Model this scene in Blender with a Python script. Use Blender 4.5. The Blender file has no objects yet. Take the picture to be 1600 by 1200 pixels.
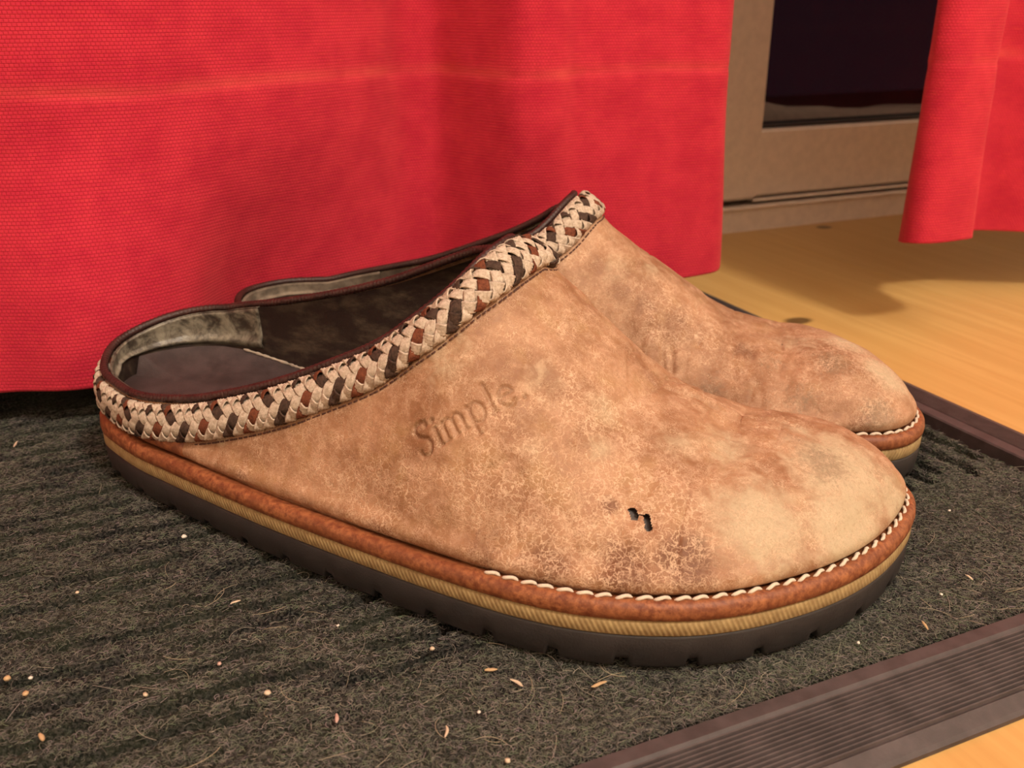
import bpy, math, random
import numpy as np
from mathutils import Vector, Matrix
from mathutils.bvhtree import BVHTree

# ------------------------------------------------------------------ camera, world, lights, exposure
CM = 0.01
FLOOR_Z = -0.8            # all lengths below are centimetres; mat pile top is z = 0, the boards are at -0.8
Z0 = 0.8
def V(p):
    p = np.asarray(p, float) * CM
    return p + np.array([0, 0, Z0 * CM])
sc = bpy.context.scene
COL = sc.collection
FPX = 1503.0
PITCH = math.atan(600 / FPX)
CAMH = 16.6
cam_d = bpy.data.cameras.new('camera'); cam = bpy.data.objects.new('camera', cam_d); COL.objects.link(cam)
cam.location = V((0, 0, CAMH)); cam.rotation_euler = (math.pi / 2 - PITCH, 0, 0)
cam_d.sensor_width = 36; cam_d.lens = FPX / 1600 * 36; cam_d.clip_start = 0.01
cam_d.dof.use_dof = True; cam_d.dof.focus_distance = 0.30; cam_d.dof.aperture_fstop = 22
sc.camera = cam

RU = np.array([0.9121, 0.4099, 0.0]); RV = np.array([-0.4099, 0.9121, 0.0])   # room axes: along the door wall, into the door wall
RANG = math.atan2(RU[1], RU[0])
def R2W(u, v, z): return np.asarray(u)[..., None] * RU + np.asarray(v)[..., None] * RV + np.asarray(z)[..., None] * np.array([0, 0, 1.0])

world = bpy.data.worlds.new('night'); sc.world = world; world.use_nodes = True
wb = world.node_tree.nodes['Background']; wb.inputs[0].default_value = (0.55, 0.30, 0.45, 1); wb.inputs[1].default_value = 0.012

lamp_d = bpy.data.lights.new('ceiling_lamp', 'POINT'); lamp_d.shadow_soft_size = 0.13
lamp_d.energy = 99; lamp_d.color = (1.0, 0.88, 0.73)
lamp = bpy.data.objects.new('ceiling_lamp', lamp_d); COL.objects.link(lamp)
lp = np.array([5, 40, 0]) - RV * 122 + RU * 22 + np.array([0, 0, 172.0])
lamp.location = V(lp)

fill_d = bpy.data.lights.new('side_fill', 'AREA'); fill_d.shape = 'DISK'; fill_d.size = 0.7  # added soft fill from the left to lift the door; no known fixture
fill_d.energy = 3.2; fill_d.color = (1.0, 0.80, 0.60)
fill = bpy.data.objects.new('side_fill', fill_d); COL.objects.link(fill)
lp2 = RU * -60 - RV * 105 + np.array([0, 0, 175.0])
fill.location = V(lp2); fill.rotation_euler = (Vector(V((5, 40, 0))) - Vector(V(lp2))).to_track_quat('-Z', 'Y').to_euler()

ledge_fill_d = bpy.data.lights.new('ledge_fill', 'POINT'); ledge_fill_d.shadow_soft_size = 0.05; ledge_fill_d.energy = 5.0; ledge_fill_d.color = (1.0, 0.72, 0.5)  # added light to brighten the ledge outside; no such source is seen
ledge_light = bpy.data.objects.new('ledge_fill', ledge_fill_d); COL.objects.link(ledge_light); ledge_light.location = V(RU * 20 + RV * 96 + np.array([0, 0, 130.0]))

sc.view_settings.view_transform = 'Standard'; sc.view_settings.look = 'None'
sc.view_settings.gamma = 1.0; sc.view_settings.use_curve_mapping = False
sc.view_settings.exposure = 0.0
sc.cycles.use_denoising = True
sc.cycles.max_bounces = 6

# ------------------------------------------------------------------ helpers
rng = np.random.default_rng(7)
def mesh_data(name, verts, faces, smooth=True, cm=True):
    me = bpy.data.meshes.new(name)
    v = np.asarray(verts, np.float32)
    if cm: v = v * CM
    if isinstance(faces, np.ndarray):
        nf, k = faces.shape
        me.vertices.add(len(v)); me.vertices.foreach_set('co', v.astype(np.float32).ravel())
        me.loops.add(nf * k); me.loops.foreach_set('vertex_index', faces.astype(np.int32).ravel())
        me.polygons.add(nf)
        me.polygons.foreach_set('loop_start', np.arange(nf, dtype=np.int32) * k)
        me.polygons.foreach_set('loop_total', np.full(nf, k, np.int32))
        me.update(calc_edges=True)
    else:
        me.from_pydata([tuple(map(float, q)) for q in v], [], faces); me.update()
    me.validate()
    if smooth: me.polygons.foreach_set('use_smooth', np.ones(len(me.polygons), bool))
    return me
def link(name, data, parent=None, mat=None):
    o = bpy.data.objects.new(name, data); COL.objects.link(o)
    if parent is not None: o.parent = parent
    if mat is not None and not data.materials: data.materials.append(mat)
    return o
def part(name, verts, faces, mat, parent=None, smooth=True):
    return link(name, mesh_data(name, verts, faces, smooth), parent, mat)
def empty(name, loc, rz=0):
    o = bpy.data.objects.new(name, None); COL.objects.link(o); o.location = loc; o.rotation_euler = (0, 0, rz)
    o.empty_display_size = 0.02; return o
def tag(o, label=None, cat=None, group=None, kind=None):
    if label: o['label'] = label
    if cat: o['category'] = cat
    if group: o['group'] = group
    if kind: o['kind'] = kind
    return o
def grid_faces(m, n, close_u=False, close_v=False):
    a = np.arange(m if close_u else m - 1)[:, None]; b = np.arange(n if close_v else n - 1)[None, :]
    a2 = (a + 1) % m; b2 = (b + 1) % n
    return np.stack([(a * n + b), (a2 * n + b), (a2 * n + b2), (a * n + b2)], -1).reshape(-1, 4)
def box(x0, x1, y0, y1, z0, z1, bev=0.0):
    """chamfered box as verts, faces (long edges chamfered)"""
    vs = []; b = bev
    for z, i in ((z0, b), (z0 + b, 0), (z1 - b, 0), (z1, b)):
        vs += [(x0 + i, y0 + i, z), (x1 - i, y0 + i, z), (x1 - i, y1 - i, z), (x0 + i, y1 - i, z)]
    fs = [(3, 2, 1, 0), (12, 13, 14, 15)]
    for k in range(3):
        for j in range(4):
            fs.append((k * 4 + j, k * 4 + (j + 1) % 4, k * 4 + 4 + (j + 1) % 4, k * 4 + 4 + j))
    return vs, fs
def tube(path, rad, seg=10, closed=False, up=None):
    P = np.asarray(path, float); n = len(P)
    if closed: T = np.roll(P, -1, 0) - np.roll(P, 1, 0)
    else: T = np.gradient(P, axis=0)
    T /= np.linalg.norm(T, axis=1)[:, None]
    ref = np.array([0, 0, 1.0]) if up is None else up
    S = np.cross(T, ref); S /= np.maximum(np.linalg.norm(S, axis=1), 1e-6)[:, None]
    B = np.cross(S, T)
    th = np.linspace(0, 2 * np.pi, seg, endpoint=False)
    r = np.broadcast_to(np.asarray(rad, float), (n,))[:, None, None]
    Q = P[:, None, :] + r * (np.cos(th)[None, :, None] * S[:, None, :] + np.sin(th)[None, :, None] * B[:, None, :])
    f = grid_faces(n, seg, closed, True)
    return Q.reshape(-1, 3), f
def vnoise(P, scale, seed=0, octv=3):
    """value noise in [-1, 1] at points P (cm)"""
    out = np.zeros(P.shape[:-1]); amp = 1.0; tot = 0
    for o in range(octv):
        q = P * scale * 2 ** o + 17.3 * (seed + o)
        i = np.floor(q).astype(np.int64); f = q - i; f = f * f * (3 - 2 * f)
        def h(a, b, c):
            n = (a * 374761393 + b * 668265263 + c * 2147483647 + seed * 974711) & 0x7fffffff
            n = ((n ^ (n >> 13)) * 1274126177) & 0x7fffffff
            return ((n ^ (n >> 16)) & 0xffff) / 32767.5 - 1
        x, y, z = i[..., 0], i[..., 1], i[..., 2]
        r = 0
        for dx in (0, 1):
            for dy in (0, 1):
                for dz in (0, 1):
                    w = (f[..., 0] if dx else 1 - f[..., 0]) * (f[..., 1] if dy else 1 - f[..., 1]) * (f[..., 2] if dz else 1 - f[..., 2])
                    r = r + w * h(x + dx, y + dy, z + dz)
        out += amp * r; tot += amp; amp *= 0.5
    return out / tot
def seg_dist(P, a, b):
    a = np.asarray(a, float); b = np.asarray(b, float); d = b - a
    t = np.clip(((P - a) @ d) / max(d @ d, 1e-12), 0, 1)
    return np.linalg.norm(P - a - t[..., None] * d, axis=-1)
def set_attr(me, name, arr):
    a = me.attributes.new(name, 'FLOAT', 'POINT'); a.data.foreach_set('value', np.asarray(arr, np.float32).ravel())

# ------------------------------------------------------------------ material builder
class NT:
    def __init__(s, name):
        s.m = bpy.data.materials.new(name); s.m.use_nodes = True
        s.t = s.m.node_tree; s.b = s.t.nodes['Principled BSDF']; s.out = s.t.nodes['Material Output']
    def n(s, typ, ins=None, **kw):
        x = s.t.nodes.new(typ)
        for k, v in kw.items(): setattr(x, k, v)
        for k, v in (ins or {}).items(): s.set(x.inputs[k], v)
        return x
    def set(s, sock, v):
        if isinstance(v, bpy.types.NodeSocket): s.t.links.new(v, sock)
        elif isinstance(v, bpy.types.Node): s.t.links.new(v.outputs[0], sock)
        else: sock.default_value = v
    def p(s, **kw):
        for k, v in kw.items():
            key = {'color': 'Base Color', 'rough': 'Roughness', 'normal': 'Normal', 'spec': 'Specular IOR Level', 'sheen': 'Sheen Weight', 'metal': 'Metallic'}.get(k, k)
            if key == 'Base Color' and isinstance(v, tuple) and len(v) == 3: v = v + (1,)
            s.set(s.b.inputs[key], v)
    def math(s, op, a, b=0.0, c=0.0, clamp=False):
        x = s.t.nodes.new('ShaderNodeMath'); x.operation = op; x.use_clamp = clamp
        s.set(x.inputs[0], a); s.set(x.inputs[1], b)
        if op in ('MULTIPLY_ADD', 'SMOOTH_MIN'): s.set(x.inputs[2], c)
        return x.outputs[0]
    def mix(s, f, a, b, mode='MIX'):
        x = s.t.nodes.new('ShaderNodeMix'); x.data_type = 'RGBA'; x.blend_type = mode
        for i, v in ((0, f), (6, a), (7, b)):
            if isinstance(v, tuple) and len(v) == 3: v = v + (1,)
            s.set(x.inputs[i], v)
        return x.outputs[2]
    def ramp(s, f, a, b, lo=0.0, hi=1.0):
        x = s.n('ShaderNodeMapRange', {'Value': f, 'From Min': a, 'From Max': b, 'To Min': lo, 'To Max': hi}, interpolation_type='SMOOTHSTEP'); return x.outputs[0]
    def co(s, out='Object', scale=100.0):
        c = s.n('ShaderNodeTexCoord').outputs[out]
        if scale == 1.0: return c
        x = s.n('ShaderNodeVectorMath', {0: c}, operation='SCALE'); x.inputs['Scale'].default_value = scale
        return x.outputs[0]
    def map(s, v, sc=(1, 1, 1), rot=(0, 0, 0), loc=(0, 0, 0)):
        return s.n('ShaderNodeMapping', {'Vector': v, 'Scale': sc, 'Rotation': rot, 'Location': loc}).outputs[0]
    def noise(s, v, scale, det=3.0, rough=0.5, dist=0.0):
        return s.n('ShaderNodeTexNoise', {'Vector': v, 'Scale': scale, 'Detail': det, 'Roughness': rough, 'Distortion': dist})
    def vor(s, v, scale, feature='F1'):
        return s.n('ShaderNodeTexVoronoi', {'Vector': v, 'Scale': scale}, feature=feature).outputs[0]
    def attr(s, name): return s.n('ShaderNodeAttribute', attribute_name=name).outputs['Fac']
    def bump(s, h, strength=0.5, dist=0.001, prev=None):
        x = s.n('ShaderNodeBump', {'Height': h, 'Strength': strength, 'Distance': dist})
        if prev is not None: s.set(x.inputs['Normal'], prev)
        return x.outputs[0]
def simple(name, c, rough=0.5, bscale=0, bstr=0.3, var=0.0, bdist=0.0006, **kw):
    t = NT(name); v = t.co()
    if var > 0:
        nz = t.noise(v, 1.3, 5, .6).outputs[0]
        t.p(color=t.mix(t.ramp(nz, .3, .7), tuple(x * (1 - var) for x in c), tuple(min(1, x * (1 + var)) for x in c)))
    else: t.p(color=c)
    t.p(rough=rough, **kw)
    if bscale: t.p(normal=t.bump(t.noise(v, bscale, 4, .6).outputs[0], bstr, bdist))
    return t.m
M = {}
# floor boards
t = NT('light_oak'); v = t.co()
rnd = t.n('ShaderNodeObjectInfo').outputs['Random']
off = t.n('ShaderNodeCombineXYZ', {0: t.math('MULTIPLY', rnd, 97.0), 1: t.math('MULTIPLY', rnd, 311.0)}).outputs[0]
vo = t.n('ShaderNodeVectorMath', {0: v, 1: off}, operation='ADD').outputs[0]
st = t.map(vo, (1.0, 0.045, 1.0))
g1 = t.noise(st, 0.9, 6, .62, 1.2).outputs[0]; g2 = t.noise(t.map(vo, (1, .02, 1)), 7.0, 3, .6).outputs[0]
c = t.mix(t.ramp(g1, .25, .8), (.53, .31, .10), (.62, .395, .14))
c = t.mix(t.ramp(g2, .55, .8, 0, .22), c, (.36, .18, .06))
big = t.noise(t.map(vo, (.12, .03, 1)), 1.0, 2).outputs[0]
c = t.mix(t.ramp(big, .35, .7, 0, .4), c, (.58, .33, .10))
kn = t.attr('knot'); c = t.mix(t.ramp(kn, .25, .8, 0, .85), c, (.07, .035, .012))
t.p(color=c, rough=.42, spec=.4, normal=t.bump(g2, .08, .0005)); M['wood'] = t.m
M['plaster'] = simple('wall_plaster', (.84, .79, .73), .8, 3, .1)
M['ceiling'] = simple('ceiling_paint', (.86, .84, .80), .85)
M['door'] = simple('door_paint', (.74, .64, .53), .45, 8, .06, .06)
M['ledge'] = simple('pale_outdoor_ledge', (.62, .50, .40), .8, 2, .3, .1)
M['dark_gasket'] = simple('dark_gasket', (.02, .015, .015), .6)
t = NT('window_glass'); t.p(color=(1, 1, 1), rough=.02, **{'Transmission Weight': 1.0, 'IOR': 1.45}); M['glass'] = t.m
# red woven cloth
t = NT('red_canvas'); uv = t.n('ShaderNodeUVMap').outputs[0]
br = t.n('ShaderNodeTexBrick', {'Vector': uv, 'Color1': (1, 1, 1, 1), 'Color2': (.8, .8, .8, 1), 'Mortar': (0, 0, 0, 1), 'Scale': 1.0, 'Mortar Size': .028, 'Mortar Smooth': 1.0, 'Brick Width': .17, 'Row Height': .145}, offset=.5)
slub = t.noise(t.map(uv, (1.2, 14, 1)), 1.0, 3, .6).outputs[0]
blot = t.noise(uv, .55, 3, .55).outputs[0]
c = t.mix(t.ramp(blot, .3, .7), (.50, .019, .052), (.62, .033, .066))
c = t.mix(t.ramp(slub, .45, .8, 0, .45), c, (.70, .065, .05))
c = t.mix(t.math('MULTIPLY', t.math('SUBTRACT', 1.0, br.outputs[0]), .55), c, (.30, .008, .018))
sm = t.attr('seam'); c = t.mix(t.math('MULTIPLY', sm, .55), c, (.78, .12, .09))  # highlight along the hem seam painted into the cloth colour
t.p(color=c, rough=.85, spec=.15, sheen=.25, normal=t.bump(br.outputs[0], .45, .0007)); t.set(t.b.inputs['Sheen Roughness'], .5)
t.set(t.b.inputs['Sheen Tint'], (1, .25, .2, 1)); M['red'] = t.m
# doormat
M['rubber'] = simple('mat_rubber', (.056, .044, .045), .55, 20, .15, .25)
t = NT('mat_pile'); v = t.co(); n1 = t.noise(v, 11, 4, .75); n2 = t.noise(v, .35, 3, .6).outputs[0]
c = t.mix(t.ramp(n1.outputs[0], .38, .68), (.007, .007, .008), (.098, .094, .082)); hue = t.noise(v, 4.0, 2, .6).outputs[1]; c = t.mix(.35, c, t.mix(1.0, c, hue, 'MULTIPLY')); c = t.mix(t.ramp(n2, .35, .65, 0, .3), c, (.05, .062, .035)); t.p(color=c, rough=1.0, spec=.05, normal=t.bump(n1.outputs[0], 1, .001)); M['pile'] = t.m
t = NT('pile_fibre'); v = t.co()
r = t.attr('tone'); cr = t.n('ShaderNodeValToRGB', {'Fac': r}); e = cr.color_ramp.elements
e[0].position = 0; e[0].color = (.016, .016, .016, 1); e[1].position = 1; e[1].color = (.42, .35, .24, 1)
for p_, c_ in ((.25, (.066, .064, .062, 1)), (.5, (.165, .155, .13, 1)), (.66, (.14, .185, .11, 1)), (.78, (.24, .19, .21, 1)), (.92, (.34, .31, .24, 1))):
    q_ = e.new(p_); q_.color = c_
t.p(color=cr.outputs[0], rough=.7, spec=.25); M['fibre'] = t.m
for nm, c_ in (('chip_pale', (.62, .50, .36)), ('chip_tan', (.50, .34, .18)), ('chip_white', (.75, .70, .62)), ('chip_pink', (.55, .36, .30))):
    M[nm] = simple(nm, c_, .7, 12, .3, .15)

# curve helpers
OUT=[(0,0),(.25,-1.3),(1,-2.45),(2.4,-3.19),(3.89,-3.8),(5.2,-4.15),(6.87,-4.6),(10.08,-5.4),(12.77,-5.95),(15.21,-6.4),(17.43,-6.75),(19.48,-6.95),(21.27,-6.88),(22.91,-6.5),(24.46,-5.85),(25.95,-4.75),(27.45,-3.15),(28.54,-1.35),(29.2,.6),(29.42,2.2),(29.1,3.4),(28.3,4.4),(26.8,4.95),(24.5,5.15),(21.5,4.95),(18,4.5),(15,3.95),(12,3.5),(9,3.35),(6,3.45),(3.5,3.3),(1.8,2.7),(.6,1.5)]
def smooth_per(P,k,it):
    for _ in range(it): P=(1-k)*P+k*.5*(np.roll(P,1,0)+np.roll(P,-1,0))
    return P
def spline_closed(P,m=60):
    P=np.asarray(P,float);a,b,c,d=np.roll(P,1,0),P,np.roll(P,-1,0),np.roll(P,-2,0)
    t=np.linspace(0,1,m,endpoint=False)[None,:,None]
    a,b,c,d=[x[:,None,:] for x in(a,b,c,d)]
    Q=.5*(2*b+(c-a)*t+(2*a-5*b+4*c-d)*t*t+(3*b-a-3*c+d)*t**3)
    return Q.reshape(-1,P.shape[1])
def arclen(P,closed=False):
    D=np.linalg.norm(np.diff(P,axis=0),axis=1); return np.concatenate([[0],np.cumsum(D)])
def resample(P,n,closed=False):
    if closed: P=np.vstack([P,P[:1]])
    L=arclen(P); x=np.linspace(0,L[-1],n,endpoint=not closed)
    return np.stack([np.interp(x,L,P[:,k]) for k in range(P.shape[1])],1)
def pch(x,xs,ys):
    xs=np.asarray(xs,float);ys=np.asarray(ys,float);h=np.diff(xs);d=np.diff(ys)/h
    m=np.zeros_like(ys);m[0],m[-1]=d[0],d[-1]
    for i in range(1,len(xs)-1):
        m[i]=0 if d[i-1]*d[i]<=0 else (h[i-1]+h[i])*3/((2*h[i]+h[i-1])/d[i-1]+(h[i]+2*h[i-1])/d[i])
    x=np.clip(x,xs[0],xs[-1]);i=np.clip(np.searchsorted(xs,x)-1,0,len(xs)-2);t=(x-xs[i])/h[i]
    return (2*t**3-3*t**2+1)*ys[i]+(t**3-2*t**2+t)*h[i]*m[i]+(-2*t**3+3*t**2)*ys[i+1]+(t**3-t**2)*h[i]*m[i+1]
def sstep(x,a,b):
    t=np.clip((x-a)/(b-a),0,1);return t*t*(3-2*t)

# ------------------------------------------------------------------ the room
def struct(name, verts, faces, mat, parent=None, smooth=False):
    o = part(name, verts, faces, mat, parent, smooth)
    if parent is None: o['kind'] = 'structure'
    return o
def rbox(u0, u1, v0, v1, z0, z1, bev=0.0):
    """box along the room axes, returned in world centimetres"""
    vs, fs = box(u0, u1, v0, v1, z0, z1, bev)
    a = np.array(vs); return R2W(a[:, 0], a[:, 1], a[:, 2] + Z0), fs
UMIN, UMAX, VMIN, VMAX = -160.0, 190.0, -260.0, 62.0
floor = struct('floor', *rbox(UMIN, UMAX, VMIN, VMAX + 30, -6, -2.6), M['wood'])
PW = 14.0; PL = VMAX + 3 - VMIN
def plank_mesh(knots=()):
    b = .035; nx, ny = (29, 2) if not knots else (57, 1)
    xs = np.linspace(-PW / 2 + b, PW / 2 - b, 2 if not knots else 57)
    if knots:
        ys = np.unique(np.concatenate([[-PL / 2, PL / 2]] + [np.arange(k[1] - 6, k[1] + 6, .3) for k in knots]))
    else: ys = np.array([-PL / 2, PL / 2])
    nx, ny = len(xs), len(ys)
    X, Y = np.meshgrid(xs, ys, indexing='ij')
    top = np.stack([X, Y, np.zeros_like(X)], -1).reshape(-1, 3)
    n = len(top)
    e = np.array([[-PW / 2, -PL / 2, -b], [PW / 2, -PL / 2, -b], [PW / 2, PL / 2, -b], [-PW / 2, PL / 2, -b]])
    e2 = e.copy(); e2[:, 2] = -1.7
    vs = np.vstack([top, e, e2])
    fs = [tuple(q) for q in grid_faces(nx, ny)]
    c0, c1, c2, c3 = 0, (nx - 1) * ny, nx * ny - 1, ny - 1
    lo = [i * ny for i in range(nx)]; hi = [i * ny + ny - 1 for i in range(nx)]
    fs.append(tuple([n, n + 1] + lo[::-1])); fs.append(tuple([n + 2, n + 3] + hi))
    fs.append(tuple([n + 1, n + 2] + [c1 + j for j in range(ny)][::-1])); fs.append(tuple([n + 3, n] + list(range(ny))))
    for j in range(4): fs.append((n + j, n + 4 + j, n + 4 + (j + 1) % 4, n + (j + 1) % 4))
    me = mesh_data('plank', vs, fs, False)
    if knots:
        k = np.zeros(len(vs))
        for (x, y, rx, ry) in knots:
            w_ = vnoise(vs, 1.1, 5) * .35
            k = np.maximum(k, 1.25 * np.exp(-(((vs[:, 0] - x) / rx) ** 2 + ((vs[:, 1] - y) / ry) ** 2) * (1 + w_)))
        set_attr(me, 'knot', k)
    return me
pm = plank_mesh()
KN = [(37.2, 42.0, .95, .6), (55.6, 61.0, .7, .6)]
vmid = (VMIN + VMAX + 3) / 2
for i in range(25):
    uc = UMIN + 6 + PW * i
    kk = [(u - uc, v - vmid, a, b) for u, v, a, b in KN if abs(u - uc) < PW / 2]
    o = link('plank', plank_mesh(kk) if kk else pm, floor, M['wood'])
    o.location = R2W(uc, vmid, FLOOR_Z + Z0) * CM; o.rotation_euler = (0, 0, RANG)
WALLH = 240.0
struct('ceiling', *rbox(UMIN, UMAX, VMIN, VMAX + 8, WALLH, WALLH + 5), M['ceiling'])
struct('wall_left', *rbox(UMIN - 8, UMIN, VMIN, VMAX + 8, -2.6, WALLH), M['plaster'])
struct('wall_right', *rbox(UMAX, UMAX + 8, VMIN, VMAX + 8, -2.6, WALLH), M['plaster'])
struct('wall_back', *rbox(UMIN, UMAX, VMIN - 8, VMIN, -2.6, WALLH), M['plaster'])
DL, DR = -35.0, 120.0                                            # the opening of the glazed door
vs1, f1 = rbox(UMIN, DL, VMAX + 1.5, VMAX + 10, -2.6, WALLH)
vs2, f2 = rbox(DR, UMAX, VMAX + 1.5, VMAX + 10, -2.6, WALLH)
vs3, f3 = rbox(DL, DR, VMAX + 1.5, VMAX + 10, 212, WALLH)
struct('wall_front', np.vstack([vs1, vs2, vs3]), f1 + [tuple(i + len(vs1) for i in f) for f in f2] + [tuple(i + len(vs1) + len(vs2) for i in f) for f in f3], M['plaster'])
# glazed door: threshold, frame post, sash (stile, bottom rail, top rail), pane
th = struct('trim_1', *rbox(DL, DR, 62.4, 72, -1.2, 1.05, .12), M['door'])
part('groove', *rbox(DL, DR, 62.15, 62.9, 1.02, 1.22, .05), M['door'], th, False)
d1 = struct('door_1', *rbox(37.0, 50.1, 63.2, 68.0, 1.55, 211, .25), M['door'])
part('frame_post', *rbox(DL, 36.6, 62.8, 69.0, 1.10, 211, .25), M['door'], d1, False)
part('bottom_rail', *rbox(50.05, DR - 6, 63.75, 67.6, 1.65, 6.95, .18), M['door'], d1, False)
part('drip_bead', *rbox(50.1, DR - 6, 63.45, 64.2, 1.28, 1.50, .05), M['door'], d1, False)
part('gasket', *rbox(50.05, DR - 6, 64.6, 66.6, 6.9, 7.25, .05), M['dark_gasket'], d1, False)
part('gasket', *rbox(50.05, 50.35, 64.6, 66.6, 7.0, 205, .05), M['dark_gasket'], d1, False)
part('top_rail', *rbox(50.05, DR - 6, 63.75, 67.6, 204, 211, .18), M['door'], d1, False)
part('stile', *rbox(DR - 6, DR, 63.2, 68, 1.55, 211, .25), M['door'], d1, False)
part('glass_pane', *rbox(50.2, DR - 6, 65.4, 65.9, 7.0, 205), M['glass'], d1, False)
# pale step outside, seen through the pane
uu = np.linspace(44, 118, 60); prof = []
top = 8.6 - 1.9 * np.clip((uu - 52) / 18, 0, 1) + .15 * np.sin(uu * .7)
rows = []
for dv, f in ((70.5, 0), (70.6, .55), (71.2, .92), (73, 1.0), (84, .9), (84, 0)):
    rows.append(R2W(uu, np.full_like(uu, dv), -3 + Z0 + (top + 3) * f))
struct('trim_2', np.stack(rows, 1).reshape(-1, 3), grid_faces(60, 6), M['ledge'], None, True)
struct('ground_outside', *rbox(-200, 260, VMAX + 10, VMAX + 160, -12, -8), simple('dark_paving', (.03, .028, .03), .9))

# ------------------------------------------------------------------ doormat
mat = empty('doormat', V((0, 0, FLOOR_Z)))
tag(mat, 'dark ribbed doormat with black rubber border under the two clogs', 'doormat')
MINV = Matrix.Translation(-Vector(mat.location))
def local(vs): return np.asarray(vs) - np.array([0, 0, FLOOR_Z + Z0])      # world cm -> doormat cm
MU0, MU1, MV0, MV1 = -46.0, 31.9, 15.35, 56.0
prof = [(-.9, -.72), (-.55, -.72), (-.06, -.55), (-.02, .02), (.03, .08), (.50, .08), (.56, .03)]
NR = 13
for k in range(NR):
    d0 = .60 + 1.75 * k / NR; d1_ = 1.75 / NR
    zb = lambda d: .03 - .44 * (d - .6) / 1.75
    prof += [(d0 + .10 * d1_, zb(d0) - .035), (d0 + .35 * d1_, zb(d0 + .35 * d1_) + .045), (d0 + .65 * d1_, zb(d0 + .65 * d1_) + .045), (d0 + .9 * d1_, zb(d0 + .9 * d1_) - .035)]
prof += [(2.40, -.42), (2.85, -.58), (2.97, -.66), (2.97, -.795)]
ring = []
for (d, z) in prof:
    for (a, b) in ((MU0 - d, MV0 - d * .85), (MU1 + d * 1.15, MV0 - d * .85), (MU1 + d * 1.15, MV1 + d), (MU0 - d, MV1 + d)):
        ring.append(R2W(a, b, z + Z0))
ring = np.array(ring); npf = len(prof)
fcs = []
for i in range(npf - 1):
    for j in range(4):
        fcs.append((i * 4 + j, i * 4 + (j + 1) % 4, i * 4 + 4 + (j + 1) % 4, i * 4 + 4 + j))
fcs.append((0, 1, 2, 3)); n4 = (npf - 1) * 4; fcs.append((n4 + 3, n4 + 2, n4 + 1, n4))
part('rubber_border', local(ring), fcs, M['rubber'], mat, False)
# pile with broken grooves: along the front edge on the field, along the side edge in the right-hand band
PU0, PU1, PV0, PV1 = MU0 + .5, MU1 - .38, MV0 + .25, MV1 - .4
us = np.unique(np.concatenate([np.linspace(PU0, -22, 24), np.arange(-22, PU1, .1), [PU1]])); vsx = np.arange(PV0, PV1 + .01, .1)
GU, GV = np.meshgrid(us, vsx, indexing='ij')
rg = np.random.default_rng(3)
BAND = PU1 - 8.2
GR = []
k = 0; vv = PV0 + 3.9
while vv < PV1:
    u0 = -26 + rg.uniform(-3, 0)
    while u0 < BAND + 2:
        L = rg.uniform(4.5, 10)
        fade = .35 if vv < PV0 + 5 else 1.0
        if u0 > 8 and vv < 28: fade *= .3
        GR.append(('u', vv + rg.uniform(-.12, .12), u0, min(u0 + L, BAND), rg.uniform(.55, 1.0) * fade))
        u0 += L + rg.uniform(.3, 1.4)
    vv += rg.uniform(1.0, 1.3)
uu_ = PU1 - .75
while uu_ > BAND:
    v0 = PV0 + 6.5 + rg.uniform(0, 1.5)
    while v0 < PV1:
        L = rg.uniform(6, 14); GR.append(('v', uu_ + rg.uniform(-.08, .08), v0, min(v0 + L, PV1), rg.uniform(.8, 1.2))); v0 += L + rg.uniform(.2, .6)
    uu_ -= rg.uniform(1.0, 1.2)
def groove(u, v):
    g = np.zeros_like(u)
    for ax, c, a, b, d in GR:
        x, y = (u, v) if ax == 'u' else (v, u)
        m = (x > a - .6) & (x < b + .6) & (np.abs(y - c) < .8)
        if not m.any(): continue
        xx, yy = x[m], y[m]
        wob = .10 * np.sin(xx * 1.7 + c * 9) + .05 * np.sin(xx * 4.1 + c * 5)
        e = np.clip((xx - a) / .7, 0, 1) * np.clip((b - xx) / .7, 0, 1)
        w = .20 if ax == 'u' else .25
        g[m] = np.maximum(g[m], d * np.clip(e, 0, 1) * np.exp(-((yy - c + wob) / w) ** 2))
    return g
gg = groove(GU, GV)
P = R2W(GU, GV, np.full_like(GU, Z0))
nzv = vnoise(P, 2.2, 2, 3) * .07 + vnoise(P, .35, 8, 2) * .08
edge = np.minimum(np.minimum(GU - PU0, PU1 - GU), np.minimum(GV - PV0, PV1 - GV))
P[..., 2] += -.16 + nzv - .60 * gg - .5 * np.clip(1 - edge / .3, 0, 1) ** 2
pile = part('pile', local(P.reshape(-1, 3)), grid_faces(len(us), len(vsx)), M['pile'], mat)
tag(pile, kind='stuff')
# curly fibres of the pile: real hair strands
NF = 430000
fu = rng.uniform(-24, PU1, NF); fv = PV0 + (44 - PV0) * rng.uniform(0, 1, NF) ** 1.25
iu = np.clip(np.searchsorted(us, fu), 1, len(us) - 1); iv = np.clip(np.searchsorted(vsx, fv), 1, len(vsx) - 1)
zb_ = P[iu, iv, 2]
tone = np.clip(rng.beta(1.9, 2.5, NF), 0, 1)
tone = np.clip(tone + .16 * vnoise(np.stack([fu, fv, 0 * fu], -1), .9, 4, 3), 0, .9)
lon = rng.uniform(0, 1, NF) < .003; tone[lon] = rng.uniform(.85, 1, lon.sum())
tone[fu < 0] *= .93
ln = rng.uniform(.12, .34, NF); ln[lon] = rng.uniform(.5, 1.3, lon.sum())
a0 = rng.uniform(0, 2 * np.pi, NF); cv = rng.normal(0, 1.2, NF); up = rng.uniform(.02, .32, NF); up[lon] = .1; cv[lon] *= .6
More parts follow.
